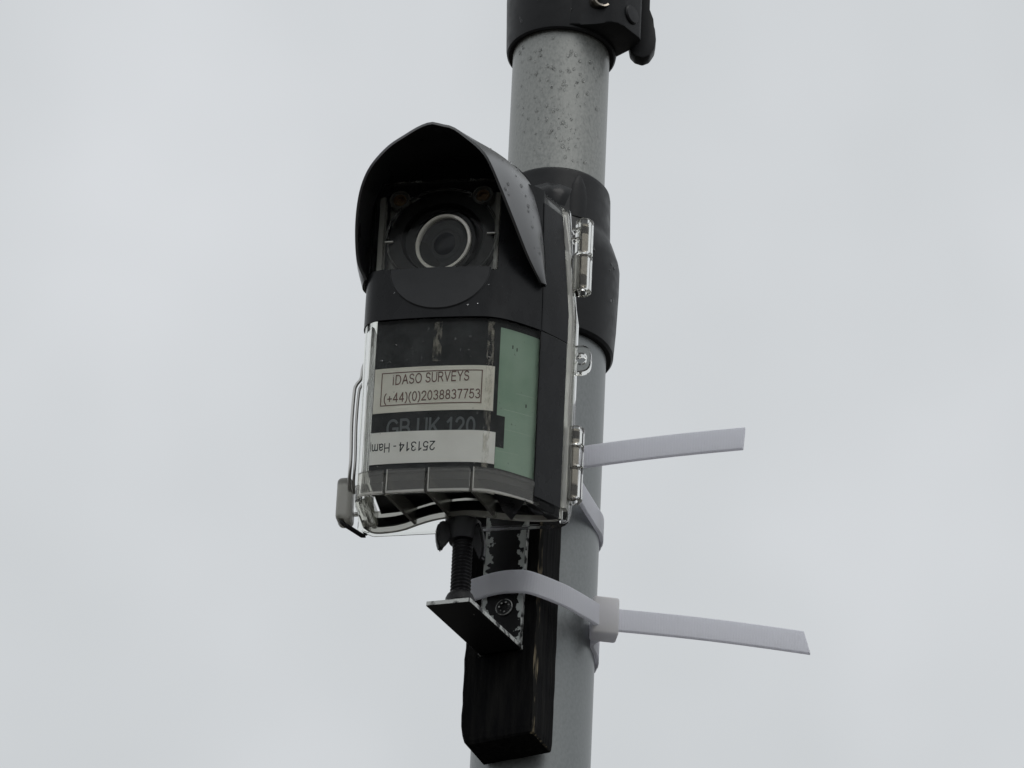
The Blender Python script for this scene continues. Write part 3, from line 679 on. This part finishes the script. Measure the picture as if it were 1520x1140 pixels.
def text(name, s, u_left, u_right, base, height, d, mat, parent, flip=False, clip=None, weight=0.135, slope=0.0, vclip=None):
    """printed lettering: each stroke a flat ribbon lying on the curved label"""
    strokes = []; x = 0.0
    for ch in s:
        adv, st = GLYPHS[ch]
        for q in st: strokes.append([(x + a, b) for a, b in q])
        x += adv + 0.27
    x -= 0.27
    bm = bmesh.new()
    for i, q in enumerate(strokes):
        path = []
        for a, b in zip(q, q[1:]):
            n = max(1, int(math.hypot(b[0] - a[0], b[1] - a[1]) / 0.12))
            path += [Vector((a[0] + (b[0] - a[0]) * k / n, a[1] + (b[1] - a[1]) * k / n, 0)) for k in range(n)]
        path.append(Vector((*q[-1], 0)))
        path[0] = path[0] - (path[1] - path[0]).normalized() * weight * 0.4
        path[-1] = path[-1] + (path[-1] - path[-2]).normalized() * weight * 0.4
        l_, r_ = offset(path, weight / 2), offset(path, -weight / 2)
        pairs = []
        for a, b in zip(l_, r_):
            pr_ = []
            for p in (a, b):
                f = p.x / x; u = u_left + (u_right - u_left) * f
                pr_.append(bm.verts.new((u, d + 0.003 * (i % 5), base - p.y * height if flip else base + p.y * height + slope * f)))
            pairs.append(pr_)
        for (a, b), (c, e) in zip(pairs, pairs[1:]): bm.faces.new((a, b, e, c))
    geom = lambda: list(bm.verts) + list(bm.edges) + list(bm.faces)
    if clip is not None: bmesh.ops.bisect_plane(bm, geom=geom(), plane_co=(clip, 0, 0), plane_no=(-1, 0, 0), clear_outer=True)
    for v in bm.verts: v.co = L(v.co.x, frontal(v.co.x, DI) + v.co.y, v.co.z)
    return finish(name, bm, mat, parent, 0)
text('lettering', 'IDASO SURVEYS', -33.6, 2.6, 60.7, 5.0, 0.38, M['brown'], lab1, slope=1.0)
text('lettering', '(+44)(0)2038837753', -37.4, 8.2, 51.0, 4.8, 0.38, M['brown'], lab1, slope=0.9)
text('lettering', 'GB UK 120', -35.0, 6.4, 32.3, 8.6, 0.43, M['greyprint'], lab2, weight=0.17)
text('lettering', '251314', -11.9, -28.7, 28.2, 4.6, 0.64, M['ink'], lab3, flip=True)
text('lettering', '- Hamp', -30.4, -44.4, 28.2, 4.6, 0.64, M['ink'], lab3, flip=True, clip=-42.7)
patch('reflection_streak', 10.6, 13.6, 13.5, 94.5, 0.72, M['beige'], unit, 0.05, n=4)  # vertical reflection over the labels, painted on a thin strip
patch('reflection_streak', -15.2, -11.2, 72.5, 94.5, 0.4, M['beige'], unit, 0.05, n=4)  # shorter painted reflection above the paper label

# lens group
LC = Vector((-14.3, -33.0, 144.0)); FW = Vector((0, -1, 0))
finish('bezel_disc', lathe(bmesh.new(), [(27.0, -2), (27.0, 1.2), (26.0, 2.0), (20.0, 2.0), (18.5, -0.5), (0.1, -0.5)], LC, FW, 72), M['lensblack'], head, 30)
finish('clear_rim', lathe(bmesh.new(), [(26.2, 0.5), (27.6, 0.5), (27.6, 3.4), (27.2, 3.8), (26.6, 3.8), (26.2, 3.4)], LC, FW, 72, True), M['clear'], head, 35)
ln = Vector((-math.sin(rad(15)), -math.cos(rad(15)) * math.cos(rad(9)), -math.sin(rad(9)))).normalized()
LL = Vector((-13.4, -36.0, 140.6))
barrel_o = finish('lens_barrel', lathe(bmesh.new(), [(17.5, -8), (17.5, -1.6), (16.6, -0.6), (14.6, -0.4), (14.4, -2)], LL, ln, 64), M['lensblack'], head, 30)
finish('silver_ring', lathe(bmesh.new(), [(12.9, -2.4), (14.6, -2.4), (14.6, 0.7), (14.4, 0.95), (13.3, 0.95), (12.9, 0.3)], LL, ln, 72, True), M['silver'], barrel_o, 30)
pr = [(13.0, -1.4), (12.1, -1.0), (10.4, -1.3), (9.8, -1.9), (8.6, -1.9), (8.3, -1.2), (7.2, -1.2), (6.6, -2.2)]
finish('inner_ring', lathe(bmesh.new(), pr + [(6.4, -2.6), (0.1, -2.6)], LL, ln, 64), M['ringgrey'], barrel_o, 30)
finish('lens_glass', lathe(bmesh.new(), [(6.6, -2.5)] + [(6.6 * math.cos(t), -2.3 + 1.9 * math.sin(t)) for t in [math.pi / 2 * k / 10 for k in range(1, 10)]] + [(0.05, -0.4)], LL, ln, 48), M['darkglass'], barrel_o, 40)
for u, v in ((-36.2, 167.0), (4.6, 167.2)):
    sc_ = finish('screw_boss', lathe(bmesh.new(), [(5.2, -6), (5.2, 0.6), (4.8, 1.2), (4.2, 1.2), (4.0, 0.4), (3.4, 0.4), (3.4, -1.5)], (u, -34.6, v), FW, 36), M['bossgrey'], head, 30)
    finish('screw', lathe(bmesh.new(), [(3.2, -1.4), (3.2, 0.5), (2.9, 0.8), (2.4, 0.8), (2.0, 0.2), (1.9, -2.4), (0.1, -2.5)], (u, -34.6, v), FW, 24), M['brass'], sc_, 30)
for u, v in ((-40.0, 142.3), (9.8, 144.2)):
    bm = bmesh.new(); tube(bm, [(u - 2, -36.4, v), (u + 2, -36.4, v)], 0.75); finish('retaining_pin', bm, M['wire'], head, 40)

# ------------------------------------------------------------------ wooden block, bracket, bolt
WA = rad(24)
RV = Vector((math.cos(WA), -math.sin(WA), 0)); NV = Vector((-math.sin(WA), -math.cos(WA), 0))
def wood():
    # local: x along the face, y = -depth from the pole axis, z from the block's foot
    bm = bmesh.new(); zs = [0, 1.5, 5, 10] + [10 + 6 * k for k in range(1, 31)]
    rings = []
    S0, S1, W0, W1 = -14.6, 23.2, RL - 0.4, 50.8
    for i, z in enumerate(zs):
        nz_ = lambda k: noise.noise(Vector((k * 7.3, z * 0.09, 1.7)))
        n2 = lambda k: noise.noise(Vector((k * 3.1, z * 0.35, 9.2)))
        c = 1.3 + 1.2 * nz_(1) + 0.9 * n2(2)        # chamfer of the worn front right edge
        c2 = 1.0 + 0.6 * nz_(3) + 0.5 * n2(4)
        c = max(c, 0.8); c2 = max(c2, 0.4)
        e = 1.2 if i == 0 else (0.4 if i == 1 else 0)
        lx = 0.6 * nz_(5) + 0.5 * n2(6); rx = 0.35 * nz_(7)
        if z < 12: lx += (12 - z) * 0.12
        rings.append([Vector((x, -w, z)) for x, w in ((S0 + lx + e, W0), (S0 + lx + e, W1 - c2 - e), (S0 + lx + c2 + e, W1 - e), (-2, W1 - e + 0.15 * n2(8)), (10, W1 - e + 0.15 * n2(9)), (S1 + rx - c - e, W1 - e), (S1 + rx - e, W1 - c * 0.9 - e), (S1 + rx - e, W0))])
    for r in (rings[0],):
        for p in r: p.z += 0.03 * p.x + 0.4 * noise.noise(p * 0.3)
    grid_faces(bm, rings)
    for f in bm.faces:
        c = f.calc_center_median(); nn = f.normal if f.normal.length else Vector((0, 0, 0))
        f.normal_update(); nn = f.normal
        if nn.x > 0.3 and abs(nn.y) > 0.3 and c.z > 0.5: f.material_index = 1
        elif c.z < 3 and abs(nn.z) < 0.95 and c.x > 18: f.material_index = 1
    o = finish('wooden_block', bm, None, None, 0, [M['woodblack'], M['woodworn']])
    o.location = Vector((PX, 0, 2926.8)) * MM; o.rotation_euler.z = -WA
    return tag(o, 'black painted timber block with bare worn edges strapped to the pole', 'wooden block')
wood()

def angle_bracket():
    zb = 2972.3
    base = Vector((PX, 0, zb)) + RV * 5.3
    b = tag(empty('angle_bracket', base, -WA), 'chipped black steel angle bracket screwed to the timber block', 'bracket')
    hw = 10.4
    # upright leg
    bm = bmesh.new(); rbox(bm, (0, -51.9, 45), (2 * hw, 2.3, 90), 0.35)
    for v in bm.verts: v.co.x += (v.co.z) * 0.018 + (-0.9)
    up = finish('upright_leg', bm, M['chipped'], b, 30)
    for s in (-1, 1):
        bm = bmesh.new(); rbox(bm, (s * (hw + 0.12), -51.9, 45), (0.5, 2.6, 90), 0.12, None, 1)
        for v in bm.verts: v.co.x += (v.co.z) * 0.018 + (-0.9)
        finish('bare_edge', bm, M['zincedge'], up, 30)
    # shelf leg, slightly skewed by a knock
    bm = bmesh.new(); rings = []
    for y, sk in ((-50.8, 0), (-103.0, -5.4)):
        dy = 1.4
        rings.append([Vector((-hw + sk - 0.6, y - (dy if y < -60 else 0), 0)), Vector((hw + sk - 0.6, y + (dy if y < -60 else 0), 0)), Vector((hw + sk - 0.6, y + (dy if y < -60 else 0), 2.3)), Vector((-hw + sk - 0.6, y - (dy if y < -60 else 0), 2.3))])
    grid_faces(bm, rings); bmesh.ops.bevel(bm, geom=list(bm.edges), offset=0.3, segments=1, affect='EDGES')
    sh = finish('shelf_leg', bm, M['blackmetal'], b, 30)
    bm = bmesh.new(); rings = []
    for y, x in ((-51.0, hw - 0.35), (-101.7, hw - 5.75)):
        rings.append([Vector((x, y, 0.1)), Vector((x + 0.35, y, 0.1)), Vector((x + 0.35, y, 2.2)), Vector((x, y, 2.2))])
    grid_faces(bm, rings); finish('bare_edge', bm, M['zincedge'], sh, 0)
    bm = bmesh.new(); rings = []
    for x, y in ((-hw - 5.6, -104.5), (hw - 6.2, -101.75)):
        rings.append([Vector((x, y, 0.2)), Vector((x, y - 0.3, 0.2)), Vector((x, y - 0.3, 2.2)), Vector((x, y, 2.2))])
    grid_faces(bm, rings); finish('bare_edge', bm, M['zincedge'], sh, 0)
    # screw through the upright
    c = (1.1, -53.1, 23.0)
    s = finish('screw', lathe(bmesh.new(), [(4.4, -0.5), (4.4, 0.5), (4.0, 1.1), (3.3, 1.3), (2.4, 1.0), (2.1, 0.1), (0.1, 0.0)], c, (0, -1, 0), 32), M['blackmetal'], b, 30)
    finish('screw_rim', lathe(bmesh.new(), [(3.9, 0.9), (4.3, 0.6), (4.35, 0.95), (4.0, 1.3)], c, (0, -1, 0), 36, True), M['zincedge'], s, 30)
    for k in range(7):
        t = 2 * math.pi * k / 7 + 0.3; bm = bmesh.new(); rbox(bm, (c[0] + 2.5 * math.cos(t), c[1] - 1.1, c[2] + 2.5 * math.sin(t)), (0.9, 0.4, 0.9), 0.15, None, 1); finish('screw_notch', bm, M['zincedge'], s, 0)
angle_bracket()

BOLT = Vector((-19.6, -84.3, 2974.6))
bolt = tag(empty('threaded_bolt', BOLT), 'black threaded bolt with wing nut standing on the bracket under the case', 'bolt')
bm = bmesh.new(); seg = 28; rings = []; pitch = 1.9; H = 50
steps_ = int(H / pitch * 8)
for i in range(steps_ + 1):
    z = H * i / steps_; ring = []
    for j in range(seg):
        ph = (z / pitch - j / seg) % 1.0; tri = abs(2 * ph - 1)
        r = 4.1 + 0.85 * tri
        ring.append(Vector((r * math.cos(2 * math.pi * j / seg), r * math.sin(2 * math.pi * j / seg), z)))
    rings.append(ring)
grid_faces(bm, rings)
finish('threaded_rod', bm, M['rod'], bolt, 50)
bm = bmesh.new(); lathe(bm, [(4.6, 0), (7.8, 0), (8.0, 1.0), (7.6, 2.4), (6.9, 3.4), (6.9, 5.8), (6.2, 7.4), (5.6, 8.2), (4.6, 8.4)], seg=36)
finish('flange_nut', bm, M['blackmetal'], bolt, 25)
bm = bmesh.new(); lathe(bm, [(4.6, 36), (6.6, 36.4), (7.6, 42), (8.4, 45.2), (8.4, 46.4), (4.6, 46.4)], seg=36)
hub = finish('wing_nut', bm, M['rod'], bolt, 30)
for s, rz in ((-1, rad(12)), (1, rad(-28))):
    out = [(4.5, 46), (9.5, 46.5), (12.5, 44.5), (13.4, 40), (12.8, 34), (11.4, 30), (9.8, 30.2), (8.6, 35), (5.5, 37.5)] if s < 0 else [(4.5, 46), (8.4, 45.5), (10.6, 40), (12.2, 31.5), (11.8, 25.5), (10.0, 24.4), (8.6, 26.5), (7.2, 33), (5.2, 37)]
    bm = bmesh.new(); slab(bm, [Vector((s * x, -1.9, z)) for x, z in out], (0, 1, 0), 3.8)
    bmesh.ops.bevel(bm, geom=list(bm.edges), offset=0.9, segments=2, affect='EDGES')
    bm.transform(Matrix.Rotation(rz, 4, 'Z'))
    finish('wing', bm, M['rod'], hub, 40)

# ------------------------------------------------------------------ cable ties
def strap(name, pts, width, thick, mat, parent, org, closed=False, taper_end=None, per=8):
    path = catmull(pts, per, closed); bm = bmesh.new(); uvl = bm.loops.layers.uv.new('UVMap')
    n = len(path); rings = []; dist = [0.0]
    for a, b in zip(path, path[1:]): dist.append(dist[-1] + (b - a).length)
    for i, p in enumerate(path):
        t = (path[(i + 1) % n if closed else min(i + 1, n - 1)] - path[(i - 1) % n if closed else max(i - 1, 0)]).normalized()
        z = Vector((0, 0, 1)); z = (z - t * z.dot(t)).normalized(); o = t.cross(z).normalized()
        hw, ht = width / 2, thick / 2; e = 0.5
        prof_ = [(-hw, -ht + e), (-hw + e, -ht), (hw - e, -ht), (hw, -ht + e), (hw, ht - e), (hw - e, ht), (-hw + e, ht), (-hw, ht - e)]
        sl = 0
        rings.append([p - Vector(org) + z * a + o * b + (t * (taper_end * a / width) if (taper_end and i == n - 1) else Vector((0, 0, 0))) for a, b in prof_])
    vsr = grid_faces(bm, rings, True, closed, True)
    idx = {}
    for i, r in enumerate(vsr):
        for j, v in enumerate(r): idx[v] = (dist[i] if i < len(dist) else dist[-1], j * 1.5)
    for f in bm.faces:
        for lp in f.loops: lp[uvl].uv = idx[lp.vert]
    return finish(name, bm, mat, parent, 40)

def W(s, w, z): v = Vector((PX, 0, 0)) + RV * s + NV * w; return (v.x, v.y, z)
def tie(label, front, back_z, right_z, headc, headdir, tail_end, head_size, cut_):
    org = Vector(headc)
    t = tag(empty('cable_tie', org), label, 'cable tie', 'white cable ties round the pole')
    R_ = RL + 1.0
    ring_ = []
    a0 = rad(172); a1 = rad(-2)
    k = 9
    pts = list(front)
    for i in range(k):
        a = a0 + (a1 - a0) * i / (k - 1)
        pts.append((PX + R_ * math.cos(a), R_ * math.sin(a), back_z + (right_z - back_z) * i / (k - 1)))
    hd = Vector(headdir).normalized()
    strap('strap', pts, 12.0, 2.0, M['nylon'], t, org)
    bm = bmesh.new(); q = Vector((1, 0, 0)).rotation_difference(hd).to_matrix()
    rbox(bm, (0, 0, 0), head_size, 1.4, q, 3); finish('head', bm, M['nylonhead'], t, 40)
    s0 = Vector(headc) - hd * 3; e = Vector(tail_end)
    mid = [s0.lerp(e, f) + Vector((0, 0, -0.0)) for f in (0.0, 0.2, 0.4, 0.6, 0.8, 1.0)]
    for m_, f in zip(mid, (0.0, 0.2, 0.4, 0.6, 0.8, 1.0)): m_.z += 1.0 * math.sin(f * math.pi)
    strap('tail', mid, 12.0, 2.0, M['nylon'], t, org, taper_end=cut_)
    return t
# lower tie: head beside the pole, strap over the bracket and the block
hc = (49.6, -21.0, 3008.2)
lowf = [hc, (42.2, -31.0, 3007.4), (35.5, -41.0, 3005.8), (28.0, -50.2, 3004.6), W(20.5, 55.9, 3004.9), W(11, 57.2, 3006.6), W(2, 56.2, 3007.6), W(-6, 54.6, 3007.6), W(-13.0, 53.0, 3007.4), W(-16.4, 49.5, 3006.8), W(-16.6, 40, 3005.5), W(-16.0, 30, 3004)]
tie('white cable tie lashed over the bracket, tail slanting down from its head', lowf, 3003.0, 3000.6, hc, (91, 12, 0), (147.6, -8.0, 3007.6), (13.0, 9.5, 20.5), -4.0)
# upper tie: head against the block behind the case
hc2 = W(30.5, 54.6, 3070.5)
upf = [W(30.5, 53.4, 3070.3), W(22, 53.2, 3070.3), W(8, 52.2, 3070.2), W(-8, 52.2, 3070), W(-14.5, 51.6, 3070), W(-16.4, 48.5, 3069.8), W(-16.6, 40, 3069.4), W(-16.0, 30, 3069)]
up_t = tie('white cable tie behind the clear case, tail rising past the lower hinge', upf, 3068.8, 3068.2, hc2, (74.6, -25.6, 0), (111.3, -91.5, 3070.8), (13.0, 8, 18), 0.5)
# the run of the upper tie from the pole's flank to its head
strap('strap', [(PX + (RL + 1.0) * math.cos(rad(a)), (RL + 1.0) * math.sin(rad(a)), 3068.2) for a in (8, -2, -14, -26)] + [(38.6, -27.5, 3068.8), (33.0, -41.5, 3069.6), W(29.5, 50.0, 3070.2)], 12.0, 2.0, M['nylon'], up_t, Vector(hc2))
strap_low = [o for o in bpy.data.objects if o.get('label', '').startswith('white cable tie lashed')][0]
strap('strap', [(PX + (RL + 1.0) * math.cos(rad(a)), (RL + 1.0) * math.sin(rad(a)), z) for a, z in ((8, 3000.6), (-2, 3000.8), (-12, 3001.6), (-24, 3003.4))] + [(47.2, -17.0, 3005.0)], 12.0, 2.0, M['nylon'], strap_low, Vector(hc))
